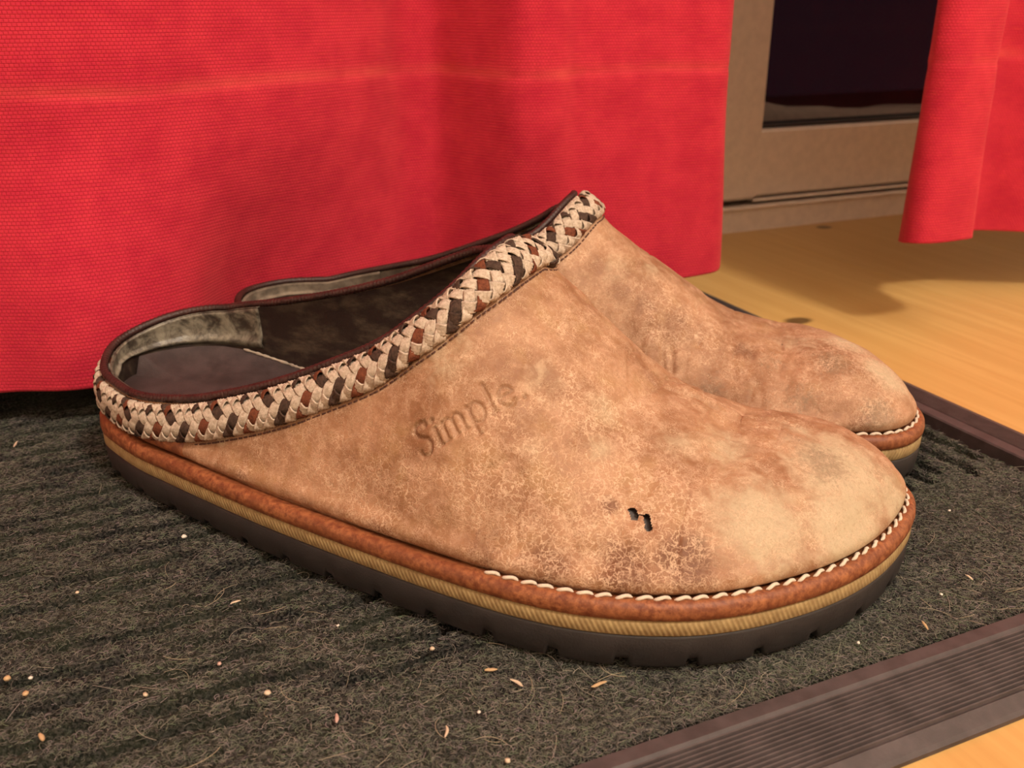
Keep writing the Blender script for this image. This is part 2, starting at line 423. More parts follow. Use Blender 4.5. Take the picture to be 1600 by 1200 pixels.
pts = np.zeros((NF, 5, 3)); p_ = np.stack([fu * RU[0] + fv * RV[0], fu * RU[1] + fv * RV[1], zb_ - .015], -1)
for k in range(5):
    pts[:, k] = p_
    a_ = a0 + cv * k / 2.0; st_ = ln / 4
    e_ = up * (1.0 - .55 * k)
    p_ = p_ + np.stack([np.cos(a_) * st_, np.sin(a_) * st_, e_ * st_ * 1.6], -1)
tu = pts[:, :, 0] * RU[0] + pts[:, :, 1] * RU[1]; tv_ = pts[:, :, 0] * RV[0] + pts[:, :, 1] * RV[1]
gmax = np.maximum(np.maximum(groove(fu, fv), groove(tu[:, 4], tv_[:, 4])), groove(tu[:, 2], tv_[:, 2]))
keep = (gmax < rng.uniform(.34, .60, NF)) | (rng.uniform(0, 1, NF) < .05)
pts = pts[keep]; tone = tone[keep]; NF = len(pts)
hc = bpy.data.hair_curves.new('pile_fibres'); hc.add_curves([5] * NF)
hc.attributes['position'].data.foreach_set('vector', (local(pts.reshape(-1, 3)) * CM).astype(np.float32).ravel())
ra = hc.attributes.new('radius', 'FLOAT', 'POINT'); ra.data.foreach_set('value', (np.repeat(rng.uniform(.0038, .0072, NF), 5) * CM).astype(np.float32))
ta = hc.attributes.new('tone', 'FLOAT', 'CURVE'); ta.data.foreach_set('value', tone.astype(np.float32))
hc.materials.append(M['fibre'])
fo = link('pile_fibres', hc, mat); tag(fo, kind='stuff')

# ------------------------------------------------------------------ curtains
def curtain(name, hem, top, zseam, label, zb=(2, 12), step=.16):
    """hem: (u, v, z) points along the bottom edge; top: (u, v) points of the same cloth higher up"""
    hem = np.array(hem, float); top = np.array(top, float)
    def dense(A, n):
        L = arclen(A[:, :2]); x = np.linspace(0, 1, 30 * len(A))
        s = L / L[-1]
        B = np.stack([pch(x, s, A[:, k]) for k in range(A.shape[1])], 1)
        kx = np.ones(5) / 5
        for _ in range(1):
            for k in range(B.shape[1]):
                B[2:-2, k] = np.convolve(B[:, k], kx, 'valid')
        return resample(B, n)
    n = int(arclen(top)[-1] / step)
    H = dense(hem, n); T = dense(top, n)
    zr = np.concatenate([np.linspace(0, .35, 4), np.arange(.5, 19, .16), np.linspace(19, 60, 22), np.linspace(66, WALLH, 10)])
    nz = len(zr)
    z = H[:, 2][:, None] + zr[None, :] * (WALLH - 2 - H[:, 2][:, None]) / WALLH
    w = sstep(z, *zb)
    U = H[:, 0][:, None] * (1 - w) + T[:, 0][:, None] * w
    Vv = H[:, 1][:, None] * (1 - w) + T[:, 1][:, None] * w
    sl = arclen(T)
    S = np.broadcast_to(sl[:, None], U.shape)
    q3 = np.stack([S, z, 0 * S], -1)
    zs = zseam + .28 * vnoise(q3 * np.array([1, 0, 0]), .16, 3, 3)
    pk = vnoise(q3 * np.array([1, .45, 1]), .55, 11, 3)
    band = np.exp(-((z - zs) / 1.6) ** 2)
    disp = -.05 * np.exp(-((z - zs) / .16) ** 2) * np.clip(.5 + vnoise(q3 * np.array([1, 0, 1]), .6, 19, 2), 0, 1) + .03 * sstep(zs - z, 0, .3) + .16 * pk * band + .10 * vnoise(q3, .11, 6, 3)
    dU = np.gradient(T[:, 0]); dV = np.gradient(T[:, 1]); dl = np.hypot(dU, dV)
    nu, nv = dV / dl, -dU / dl
    sg = np.where(nv < 0, 1, -1)
    U = U + (nu * sg)[:, None] * disp; Vv = Vv + (nv * sg)[:, None] * disp
    Pw = R2W(U, Vv, z + Z0)
    f = grid_faces(n, nz)
    me = mesh_data(name, Pw.reshape(-1, 3), f)
    seam = np.exp(-((z - zs - .1) / .28) ** 2) * np.clip(.45 + .8 * vnoise(q3 * np.array([1, 0, 1]), .5, 21, 3), 0, 1) * (z < 30)
    set_attr(me, 'seam', seam)
    uvl = me.uv_layers.new(name='UVMap')
    co = np.stack([S.ravel(), z.ravel()], 1)
    li = np.empty(len(me.loops), np.int32); me.loops.foreach_get('vertex_index', li)
    uvl.data.foreach_set('uv', co[li].astype(np.float32).ravel())
    o = link(name, me, None, M['red'])
    md = o.modifiers.new('cloth_thickness', 'SOLIDIFY'); md.thickness = .07 * CM; md.offset = 0
    tag(o, label, 'curtain')
    return o
curtain('curtain',
        [(-60, 44, .9), (-30, 43.8, .9), (-12, 43.4, 1.2), (-4.3, 42.6, 1.4), (-.9, 41.3, 1.5), (2, 41.8, 1.4), (4, 43.2, 1.2), (5.3, 45.2, 1.0), (7, 46.4, .9), (10, 47.0, .8), (14, 48.2, .9), (17, 49.4, 1.0), (19.4, 46.9, 1.2), (21, 45.8, 1.3), (24, 45.2, 1.5), (28, 44, 2.0), (32.2, 43.6, 2.3), (32.9, 44.2, 2.4)],
        [(-60, 47.0, 0), (-30, 46.0, 0), (-12, 44.6, 0), (-4.4, 43.5, 0), (-1.2, 42.8, 0), (2, 42.8, 0), (6, 44.0, 0), (10, 45.5, 0), (14, 47.9, 0), (16.6, 49.6, 0), (17.6, 49.5, 0), (19.2, 46.8, 0), (20.5, 44.5, 0), (22, 44.1, 0), (24, 44.8, 0), (28, 44.2, 0), (31.6, 43.4, 0), (32.4, 44.1, 0)],
        13.2, 'wide red canvas curtain hanging behind the heels of the clogs')
curtain('curtain',
        [(41.6, 39.6, 4.0), (40.75, 38.2, 4.3), (41.0, 37.5, 4.4), (42.5, 37.2, 4.4), (44.6, 37.3, 4.4), (45.3, 38.4, 4.2), (46.0, 41.2, 3.6), (47.6, 42.9, 3.3), (50.5, 42.6, 3.2), (53.5, 40.8, 3.2), (57, 39, 3.4), (62, 41, 3.4), (70, 43, 3.2), (82, 42, 3.2), (100, 43, 3.2)],
        [(41.6, 39.4, 0), (40.6, 38.2, 0), (40.9, 37.5, 0), (42.3, 37.2, 0), (44.2, 37.3, 0), (44.9, 38.4, 0), (45.6, 41.2, 0), (47.4, 42.9, 0), (50.5, 42.6, 0), (53.5, 40.8, 0), (57, 39, 0), (62, 41, 0), (70, 43, 0), (82, 42, 0), (100, 43, 0)],
        13.6, 'narrow folded red curtain hanging clear of the boards beside the glass door')

# ------------------------------------------------------------------ the clogs (lengths in cm: s heel to toe, n across, z up)
def leather(name):
    t = NT(name); v = t.co()
    nb = t.noise(v, .55, 6, .62).outputs[0]; nf = t.noise(v, 6.0, 5, .7).outputs[0]; nm = t.noise(v, 1.8, 5, .65, .6).outputs[0]
    c = t.mix(t.ramp(nb, .32, .68), (.25, .118, .055), (.43, .24, .135))
    c = t.mix(t.ramp(nm, .48, .75, 0, .55), c, (.56, .345, .23))
    oc = t.noise(t.map(v, (1, 1, 1), loc=(31, 7, 3)), .8, 4, .6).outputs[0]
    c = t.mix(t.ramp(oc, .5, .75, 0, .45), c, (.36, .215, .085))
    pale = t.attr('pale'); dark = t.attr('dark'); grey = t.attr('grey'); rd = t.attr('red'); crk = t.attr('crack')
    brk = t.math('MULTIPLY_ADD', t.math('SUBTRACT', nm, .5), .9, 0.0)
    c = t.mix(t.ramp(t.math('ADD', dark, brk), .25, .75, 0, .9), c, (.135, .052, .022))
    c = t.mix(t.ramp(t.math('ADD', pale, brk), .2, .85, 0, .95), c, (.46, .375, .245))
    c = t.mix(t.ramp(t.math('ADD', grey, t.math('MULTIPLY', t.math('SUBTRACT', nf, .5), 1.3)), .25, .8, 0, .75), c, (.22, .155, .095))
    c = t.mix(t.ramp(rd, .2, .9, 0, .85), c, (.30, .085, .022))
    # crackle: pale broken lines where the finish has split
    wv = t.n('ShaderNodeVectorMath', {0: v, 1: t.n('ShaderNodeVectorMath', {0: t.noise(v, 2.6, 3, .6).outputs[1]}, operation='SCALE').outputs[0]}, operation='ADD')
    wv.inputs[1].links[0].from_node.inputs['Scale'].default_value = .75
    e1 = t.vor(wv.outputs[0], 4.0, 'DISTANCE_TO_EDGE'); e2 = t.vor(wv.outputs[0], 9.0, 'DISTANCE_TO_EDGE'); e3 = t.vor(wv.outputs[0], 1.35, 'DISTANCE_TO_EDGE')
    l1 = t.ramp(e1, .012, .085, 1, 0); l2 = t.ramp(e2, .01, .12, 1, 0); l3 = t.ramp(e3, .004, .03, 1, 0)
    msk = t.ramp(t.math('ADD', t.noise(v, 1.1, 4, .6).outputs[0], t.math('MULTIPLY', crk, .42)),   .40, .74)
    fine = t.ramp(t.noise(v, 2.3, 4, .65).outputs[0], .40, .66)
    lines = t.math('MAXIMUM', t.math('MULTIPLY', l1, msk), t.math('MULTIPLY', t.math('MULTIPLY', l2, fine), .75))
    lines = t.math('MAXIMUM', lines, t.math('MULTIPLY', t.math('MULTIPLY', l3, msk), .7))
    c = t.mix(t.math('MULTIPLY', lines, .72), c, (.70, .50, .34))
    c = t.mix(t.ramp(t.noise(v, 8.5, 4, .7).outputs[0], .50, .74, 0, .34), c, (.22, .115, .050))
    pores = t.ramp(t.noise(v, 24, 2, .6).outputs[0], .62, .74)
    c = t.mix(t.math('MULTIPLY', pores, .45), c, (.20, .085, .03))
    t.p(color=c, rough=t.ramp(nm, .3, .7, .46, .66), spec=.42)
    h = t.math('ADD', t.math('MULTIPLY', nf, .5), t.math('MULTIPLY', lines, -.55))
    h = t.math('ADD', h, t.math('MULTIPLY', nm, .9))
    t.p(normal=t.bump(h, .38, .0011))
    return t.m
M['leather'] = leather('worn_tan_leather')
t = NT('welt_leather'); v = t.co(); nz = t.noise(v, 5, 5, .65).outputs[0]; nb = t.noise(v, .9, 3).outputs[0]
c = t.mix(t.ramp(nz, .3, .72), (.13, .032, .012), (.36, .135, .052)); c = t.mix(t.ramp(nb, .4, .7, 0, .6), c, (.17, .052, .020))
t.p(color=c, rough=.5, spec=.4, normal=t.bump(nz, .4, .0006)); M['welt'] = t.m
t = NT('counter_leather'); v = t.co(); nz = t.noise(v, 3, 5, .65).outputs[0]
c = t.mix(t.ramp(nz, .3, .72), (.12, .034, .013), (.30, .105, .038)); t.p(color=c, rough=.55, normal=t.bump(nz, .4, .0008)); M['counter'] = t.m
t = NT('crepe_midsole'); a = t.attr('along'); w_ = t.math('SINE', t.math('MULTIPLY', a, 42.0)); nz = t.noise(t.co(), 3, 4, .6).outputs[0]
c = t.mix(t.ramp(nz, .3, .7), (.27, .18, .075), (.40, .29, .13)); c = t.mix(t.ramp(w_, -.2, 1, 0, .35), c, (.19, .12, .045))
t.p(color=c, rough=.75, normal=t.bump(w_, .25, .0005)); M['midsole'] = t.m
M['outsole'] = simple('black_rubber_sole', (.020, .017, .017), .62, 14, .25, .2)
M['piping'] = simple('dark_piping', (.036, .013, .011), .42, 10, .5, .35)
M['lining'] = None
t = NT('dark_lining'); v = t.co(); nz = t.noise(t.map(v, (.45, 1, 1)), 1.4, 5, .65).outputs[0]
c = t.mix(t.ramp(nz, .42, .75), (.022, .012, .010), (.10, .075, .050)); t.p(color=c, rough=.42, spec=.5, normal=t.bump(t.noise(v, 9, 4, .6).outputs[0], .25, .0006)); M['lining'] = t.m
t = NT('grey_heel_lining'); v = t.co(); nz = t.noise(v, 1.5, 6, .7, .5).outputs[0]
c = t.mix(t.ramp(nz, .36, .66), (.045, .034, .026), (.26, .235, .18)); t.p(color=c, rough=.34, spec=.55, normal=t.bump(nz, .5, .0012)); M['heel_lining'] = t.m
M['felt'] = simple('grey_felt_lining', (.17, .135, .10), .85, 8, .4, .45)
M['insole'] = simple('dark_insole', (.040, .027, .027), .6, 16, .3, .35)
M['edge_fuzz'] = simple('pale_fuzzy_edge', (.40, .33, .26), .9, 20, .6, .3)
def cord(name, c1, c2):
    t = NT(name); nz = t.noise(t.co(), 10, 4, .65).outputs[0]; t.p(color=t.mix(t.ramp(nz, .3, .7), c1, c2), rough=.85, spec=.2, normal=t.bump(t.noise(t.co(), 26, 2).outputs[0], .4, .0005)); return t.m
M['cream'] = cord('cream_cord', (.38, .30, .225), (.62, .52, .42)); M['rust'] = cord('rust_cord', (.10, .030, .016), (.20, .065, .032)); M['umber'] = cord('umber_cord', (.040, .024, .018), (.085, .052, .038))
M['core'] = simple('braid_core', (.16, .09, .06), .9)
M['thread'] = simple('white_thread', (.66, .57, .46), .8, 20, .4, .12)
M['dark_thread'] = simple('dark_thread', (.07, .025, .015), .8)

OUTL=resample(smooth_per(resample(spline_closed(OUT),800,True),.5,40),3000,True)
def normals2(P):
    T=np.roll(P,-1,0)-np.roll(P,1,0);T/=np.linalg.norm(T,axis=1)[:,None]
    return np.stack([T[:,1],-T[:,0]],1)   # sign fixed below
NRM=normals2(OUTL)
if ((OUTL-OUTL.mean(0))*NRM).sum()<0: NRM=-NRM
ZA=2.0
SF=16.5
CREST=([5,8,10,12,14,15.5,16.5,17.1,17.8,18.5,19.2,20,20.9,22,23.3,24],[7.8,7.8,7.9,8.2,8.8,9.45,9.65,9.35,8.8,8.2,7.55,6.85,6.05,5.25,4.7,4.42])
NC=([5,12,17.4,20,22,24],[0,-.1,.1,.4,.8,1.2])
RLAT=([3,6,8,10,12,13.5,15,16],[-3.0,-3.35,-3.4,-3.35,-3.2,-3.05,-2.7,-1.85],[3.6,3.95,4.5,5.2,6.1,6.85,8.0,8.9])
RMED=([3,6,9,11,12.5,14,15,16],[2.7,2.85,2.75,2.75,2.7,2.6,2.2,1.6],[5.05,5.68,6.47,7.13,7.78,8.45,8.95,9.3])
def upper(A,N2,nv,RL=None,RM=None):
    RL=RL or RLAT;RM=RM or RMED
    s=A[:,0];sc=np.clip(s,5,24)
    nc=pch(sc,*NC);hc=pch(sc,*CREST)-ZA
    dn=A[:,1]-nc; lat=dn<0
    # lateral/medial weight by angle in fans
    ang=np.arctan2(dn,np.where(s<5,s-5,np.where(s>24,s-24,0)))
    w=np.where((s<5)|(s>24),sstep(-np.sin(ang),-1,1),lat.astype(float))
    def tab(R,rn):
        ss,ns,zs=R
        s2=np.clip(s,3,16)
        nr=pch(s2,ss,ns);zr=pch(s2,ss,zs)
        q=np.abs(nr-nc)/np.maximum(np.abs(dn),1e-3)
        return np.clip(q,0,.93),zr
    qL,zL=tab(RL,0);qM,zM=tab(RM,0)
    fan=s<5
    # heel fan: fixed q .90, z by angle
    f5=sstep(s,3,6)
    qL=np.where(s<6,qL*f5+.95*(1-f5),qL);qM=np.where(s<6,qM*f5+.95*(1-f5),qM)
    q=w*qL+(1-w)*qM;z=w*zL+(1-w)*zM
    b=np.log(np.clip((z-ZA)/hc,.02,.999))/np.log(1-np.minimum(q,.985)**2)
    b=np.clip(b,.06,1.4)
    bf=pch(s,[16,17.4,19,21,23,25,29],[.8,.82,.85,.78,.62,.5,.45])
    bfm=pch(s,[15,16,17.4,19,21,23,25,29],[.24,.36,.66,.75,.75,.65,.55,.48])
    g=sstep(s,14,16.2)
    bF=w*bf+(1-w)*bfm
    b=b*(1-g)+bF*g
    # rim q for front
    qfL=np.interp(s,[14.3,14.9,15.4,15.75,16.0,16.2,16.35,16.45,SF],[2.95,2.75,2.5,2.22,1.85,1.4,.95,.5,0])/np.maximum(np.abs(dn),1e-3)
    qfM=np.interp(s,[14.3,14.9,15.4,15.75,16.0,16.2,16.35,16.45,SF],[2.5,2.25,1.95,1.7,1.42,1.1,.75,.4,0])/np.maximum(np.abs(dn),1e-3)
    qf=w*qfL+(1-w)*qfM
    gg=sstep(s,14.5,15.5)
    qr=q*(1-gg)+qf*gg; qr=np.where(s>=SF,0,qr)
    C=np.stack([sc,nc],1)
    u=np.linspace(0,1,500)
    # q from 1 to qr, dense near 1
    qq=1-(1-qr[:,None])*u[None,:]**3
    zz=ZA+hc[:,None]*np.maximum(1-qq**2,0)**b[:,None]
    XY=C[:,None,:]+(A-C)[:,None,:]*qq[:,:,None]
    P=np.concatenate([XY,zz[:,:,None]],2)
    D=np.linalg.norm(np.diff(P,axis=1),axis=2);L=np.concatenate([np.zeros((len(P),1)),np.cumsum(D,1)],1)
    out=np.empty((len(P),nv,3));x=np.linspace(0,1,nv)
    for i in range(len(P)):
        for k in range(3): out[i,:,k]=np.interp(x*L[i,-1],L[i],P[i,:,k])
    hp=(.75*sstep(-s,-6.5,0)*(1-.75*w))[:,None]*np.clip((out[...,2]-ZA)/2.2,0,1)
    out[...,:2]+=N2[:,None,:]*hp[...,None]
    return out

def per(P,fi):
    n=len(P);i=np.floor(fi).astype(int)%n;f=(fi-np.floor(fi))[:,None]
    return P[i]*(1-f)+P[(i+1)%n]*f
def stations(inset,fine,dd=None):
    """fractional outline indices, s values and block ids: 0 heel lateral, 1 lateral, 2 toe fan, 3 medial, 4 heel medial"""
    I=OUTL-NRM*inset;n=len(I)
    a=int(np.argmin(I[:,0]));b=int(np.argmax(I[:,0]))
    fa=np.arange(a,b+1) if a<b else np.arange(a,b+1+n)
    sa=np.maximum.accumulate(I[fa%n,0]);sa=sa+np.arange(len(sa))*1e-7
    fb=np.arange(fa[-1],a+n+1) if a+n>fa[-1] else np.arange(fa[-1],a+2*n+1)
    sb=np.minimum.accumulate(I[fb%n,0]);sb=sb-np.arange(len(sb))*1e-7
    L=lambda s:np.interp(s,sa,fa);Mm=lambda s:np.interp(-s,-sb,fb)
    d=dd or (.036 if fine else .14)
    front=np.linspace(SF,24,int((24-SF)/d)+1)
    lat=np.concatenate([np.arange(5,9,.1),np.linspace(9,SF,int((SF-9)/(d if fine else .07)),endpoint=False),front])
    med=np.concatenate([front[::-1],np.linspace(SF,15,40,endpoint=False)[1:],np.linspace(15,5,90)])
    h0=np.linspace(fa[0],L(5.0),36,endpoint=False)
    toe=np.linspace(L(24.0),Mm(24.0),92 if not fine else 150)[1:-1]
    h1=np.linspace(Mm(5.0),fb[-1],36)[1:-1]
    fi=np.concatenate([h0,L(lat),toe,Mm(med),h1])
    ids=np.concatenate([np.full(len(h0),0),np.full(len(lat),1),np.full(len(toe),2),np.full(len(med),3),np.full(len(h1),4)])
    ss=per(I,fi)[:,0]
    ss[ids==1]=lat;ss[ids==3]=med
    return fi%n,ss,ids


def letters():
    """strokes of the debossed word in cm: x along the baseline, y up; (points, half width)"""
    S = [[(.50, .80), (.49, .93), (.36, 1.0), (.18, .98), (.07, .84), (.12, .66), (.27, .54), (.42, .42), (.47, .24), (.38, .07), (.22, 0), (.06, .06), (.03, .22)]]
    def arc(cx, cy, rx, ry, a, b, n=12): return [(cx + rx * math.cos(math.radians(q)), cy + ry * math.sin(math.radians(q))) for q in np.linspace(a, b, n)]
    K = .055; T = .032
    st = [(S[0], K)]
    st += [([(.74, .58), (.74, .03)], K), ([(.66, .56), (.74, .60)], T), ([(.66, .01), (.83, .01)], T), ([(.73, .80), (.74, .81)], .075)]
    st += [([(1.0, .58), (1.0, .03)], K), ([(.92, .56), (1.0, .60)], T), ([(.93, .01), (1.08, .01)], T)]
    for x in (1.0, 1.30):
        st += [(arc(x + .15, .42, .15, .18, 170, 0), T), ([(x + .30, .44), (x + .30, .03)], K), ([(x + .23, .01), (x + .38, .01)], T)]
    st += [([(1.88, .58), (1.88, -.30)], K), ([(1.80, .56), (1.88, .60)], T), ([(1.80, -.32), (1.97, -.32)], T), (arc(2.08, .29, .21, .30, 150, -150, 18), T + .01)]
    st += [([(2.55, .95), (2.55, .03)], K), ([(2.47, .93), (2.55, .97)], T), ([(2.47, .01), (2.64, .01)], T)]
    st += [(arc(3.02, .29, .24, .30, 20, 320, 20), T + .012), ([(2.80, .33), (3.25, .36)], T)]
    st += [([(3.50, .05), (3.51, .06)], .075)]
    return st
LO = np.array([16.03, -5.32, 4.43]); L1 = np.array([2.36, 1.25, 1.66]) / 3.17; L2 = np.array([-.58, .38, .69]) / 1.0

def blob(P, lst):
    out = np.zeros(P.shape[:-1])
    for (c, r, a) in lst: out = np.maximum(out, a * np.exp(-(((P - np.array(c)) / r) ** 2).sum(-1)))
    return out
def line_dist(P, pts): return np.min([seg_dist(P, pts[i], pts[i + 1]) for i in range(len(pts) - 1)], axis=0)

def grid_normals(P):
    du = np.gradient(P, axis=0); dv = np.gradient(P, axis=1)
    n = np.cross(du, dv); n /= np.maximum(np.linalg.norm(n, axis=-1), 1e-9)[..., None]
    return n

def make_clog(near):
    flip = 1.0 if near else -1.0
    org = np.array([-15.4411, 35.6022, 0]) if near else np.array([-12.446, 42.481, 0])
    root = empty('leather_clog', V(org), math.radians(-22 if near else -14))
    if near: tag(root, 'tan leather clog stamped with a word and worn through near the toe', 'clog', 'pair of worn leather clogs')
    else: tag(root, 'tan leather clog half hidden behind the one with the stamped word', 'clog', 'pair of worn leather clogs')
    def W(P):
        Q = np.array(P, float).reshape(-1, 3).copy(); Q[:, 1] *= flip; return Q
    def Fc(f):
        if near: return f
        return f[:, ::-1].copy() if isinstance(f, np.ndarray) else [tuple(q[::-1]) for q in f]
    def P_(name, verts, faces, mat, parent=root, smooth=True): return part(name, W(verts), Fc(faces), mat, parent, smooth)
    def ZF(P):
        P = P.copy(); top = sstep(P[..., 2], 6.6, 8.6)
        if near: return P
        P[..., 0] -= 1.15 * np.exp(-((P[..., 0] - 16.6) / 1.6) ** 2) * top
        P[..., 2] = ZA + (P[..., 2] - ZA) * np.interp(P[..., 0], [14, 16.4, 17.1, 18.0, 20, 23, 26], [1.0, .91, .87, .83, .80, .82, 1.0]); return P
    RR = (None, None) if near else (([3, 6, 8, 10, 12, 13.5, 15, 16], [-3.0, -3.35, -3.35, -3.2, -2.9, -2.6, -2.2, -1.7], [4.15, 4.85, 5.35, 6.1, 6.95, 7.75, 8.7, 9.1]),
                                    ([3, 6, 9, 11, 12.5, 14, 15, 16], [2.7, 2.8, 2.75, 2.75, 2.7, 2.6, 2.2, 1.6], [4.2, 4.75, 5.6, 6.5, 7.2, 8.0, 8.6, 9.1]))
    # --- sole layers
    NS = 1000
    fi = np.arange(NS) * len(OUTL) / NS
    Ao = per(OUTL, fi); An = per(NRM, fi); sl = np.concatenate([[0], np.cumsum(np.linalg.norm(np.diff(np.vstack([Ao, Ao[:1]]), axis=0), axis=1))])[:-1]
    def strip(prof):
        return np.stack([np.concatenate([Ao - An * i, np.broadcast_to(np.asarray(z, float), (NS,))[:, None]], 1) for i, z in prof], 1)
    ph = (sl + .3) % 1.92
    notch = np.where((ph < .36), 1.0, 0.0) * (.20 + .06 * np.sin(sl * 3.1)); notch2 = notch * .5
    S = strip([(2.2, .06), (.5, notch * .9), (.16, notch), (.09, .10 + notch), (.04, .5), (.0, 1.0), (.05, 1.08), (.5, 1.08)])
    f = grid_faces(NS, S.shape[1], True)
    vs = S.reshape(-1, 3)
    cap = tuple(int(i * S.shape[1]) for i in range(NS))
    o = part('outsole', W(vs), Fc([tuple(q) for q in f.tolist()] + [cap]), M['outsole'], root)
    # the two upper layers
    for nm, prof, mt in (('midsole', [(.6, 1.05), (.05, 1.06), (.0, 1.12), (.0, 1.47), (.05, 1.53), (.6, 1.54)], 'midsole'),
                         ('welt', [(.6, 1.50), (.06, 1.52), (-.03, 1.60), (-.05, 1.75), (-.02, 1.92), (.08, 2.03), (.20, 2.07), (.34, 2.04), (.50, 1.97), (.9, 1.95)], 'welt')):
        S = strip(prof)
        if nm == 'welt':
            S[..., 2] += (.03 * vnoise(S, .7, 4, 2)) * (S[..., 2] > 1.8)
            # the welt rises into a rolled edge around the heel
            S[..., 2] += (.22 * sstep(-S[..., 0], -4.5, -1)) * (S[..., 2] > 1.8)
        o = P_(nm, S.reshape(-1, 3), grid_faces(NS, S.shape[1], True), M[mt])
        if nm == 'midsole': set_attr(o.data, 'along', np.repeat(sl[:, None], S.shape[1], 1) + .5 * S[..., 2])
        weltS = S
    # white stitches on the welt round the toe
    lo = np.linspace(0, 1, 9); r_ = .055
    path = np.stack([(lo - .5) * .47, .035 * np.sin((lo - .5) * 5.5), .055 * np.sin(np.pi * lo) - .04], 1)
    sv, sf = tube(path, r_ * np.sqrt(np.clip(1 - (2 * lo - 1) ** 6, .05, 1)), 7)
    sm_ = mesh_data('stitch', sv, sf); sm_.materials.append(M['thread'])
    pos = 0.0
    inn = Ao - An * .27
    s_lo, s_hi = sl[np.argmax(Ao[:, 0] > 18.7)], sl[NS - 1 - np.argmax(Ao[::-1, 0] > 20.0)]
    for q in np.arange(s_lo, s_hi, .53):
        i = int(np.searchsorted(sl, q)) % NS; j = (i + 1) % NS
        d = (inn[j] - inn[i]) * np.array([1, flip])
        o = link('stitch', sm_, root); p = inn[i]
        o.location = (p[0] * CM, p[1] * flip * CM, 2.10 * CM); o.rotation_euler = (rng.normal(0, .08), rng.normal(0, .05), math.atan2(d[1], d[0]) + .05 * flip)
    # --- upper
    fi_s, ss, blk = stations(.42, near, None if near else .06)
    A = per(OUTL, fi_s) - per(NRM, fi_s) * .42; N2 = per(NRM, fi_s)
    nv = 215 if near else 130
    Pu = ZF(upper(A, N2, nv, *RR))
    m = len(fi_s)
    kL = [i for i in range(m) if blk[i] == 1]; kM = [i for i in range(m) if blk[i] == 3]
    sL = ss[kL]; sM = ss[kM]
    # weld map of the last row
    vid = np.arange(m * nv).reshape(m, nv)
    fan = [i for i in range(m) if blk[i] == 2]
    pole = vid[fan[0], -1]
    for i in fan: vid[i, -1] = pole
    for i in kM:
        if ss[i] >= SF - 1e-6:
            j = kL[int(np.argmin(np.abs(sL - ss[i])))]; vid[i, -1] = vid[j, -1]
    a = np.arange(m)[:, None]; b = np.arange(nv - 1)[None, :]; a2 = (a + 1) % m
    f = np.stack([vid[a, b], vid[a2, b], vid[a2, b + 1], vid[a, b + 1]], -1).reshape(-1, 4)
    # surface relief
    N = grid_normals(Pu)
    if (N[m // 4, nv // 3] @ np.array([0, -1, .3])) < 0: N = -N
    # straighten normals on crest
    arc = np.concatenate([np.zeros((m, 1)), np.cumsum(np.linalg.norm(np.diff(Pu, axis=1), axis=2), 1)], 1)
    disp = .15 * np.exp(-((arc - .38) / .30) ** 2) - .16 * np.exp(-(arc / .10) ** 2)
    fadeE = sstep(arc, .3, 1.2)
    disp += (.10 * vnoise(Pu, .35, 12, 2) + .035 * vnoise(Pu, 1.3, 5, 3)) * fadeE
    wr = vnoise(Pu * np.array([1.0, .35, .35]), 1.1, 9, 2)
    disp -= .05 * np.exp(-(wr / .10) ** 2) * fadeE * sstep(Pu[..., 0], 15, 19) * (1 - sstep(Pu[..., 0], 24, 26))
    if near:
        for pts, d_, w_ in (([(21.3, .9, 5.7), (22.1, 1.6, 5.1), (22.8, 1.2, 4.9), (23.8, 1.3, 4.5), (25.6, 1.5, 4.3)], .07, .10),
                            ([(21.8, .5, 5.4), (22.7, .8, 4.9), (24.2, .6, 4.5), (25.2, .9, 4.35)], .05, .08),
                            ([(22.9, -1.0, 4.65), (23.5, -.6, 4.45), (24.2, -.4, 4.35)], .04, .07),
                            ([(21.2, .6, 5.7), (21.3, -1.6, 5.3), (21.0, -4, 4.5)], .13, .9),
                            ([(21.6, -4.2, 4.0), (22.0, -4.9, 3.5), (21.7, -5.9, 2.7)], .07, .35)):
            disp -= d_ * np.exp(-(line_dist(Pu, pts) / w_) ** 2)
        disp += .12 * np.exp(-(line_dist(Pu, [(22.2, 1.0, 5.1), (24, 1.1, 4.5)]) / .35) ** 2)
        # debossed word
        R_ = Pu - LO
        G = np.array([[L1 @ L1, L1 @ L2], [L1 @ L2, L2 @ L2]]); Gi = np.linalg.inv(G)
        c1, c2 = R_ @ L1, R_ @ L2
        X = Gi[0, 0] * c1 + Gi[0, 1] * c2; Y = Gi[1, 0] * c1 + Gi[1, 1] * c2
        off = np.linalg.norm(R_ - X[..., None] * L1 - Y[..., None] * L2, axis=-1)
        msk = (X > -.3) & (X < 3.9) & (Y > -.6) & (Y < 1.3) & (off < 1.6) & (Pu[..., 1] < 0)
        XY = np.stack([X[msk], Y[msk], 0 * X[msk]], -1); dep = np.zeros(len(XY))
        for pts, hw in letters():
            pp = [(x, y, 0) for x, y in pts]
            d = line_dist(XY, pp) - hw
            dep = np.maximum(dep, 1 - sstep(d, -.02, .03)); 
        disp[msk] -= .075 * dep
        recess_shade = np.zeros(Pu.shape[:2]); recess_shade[msk] = dep
    else:
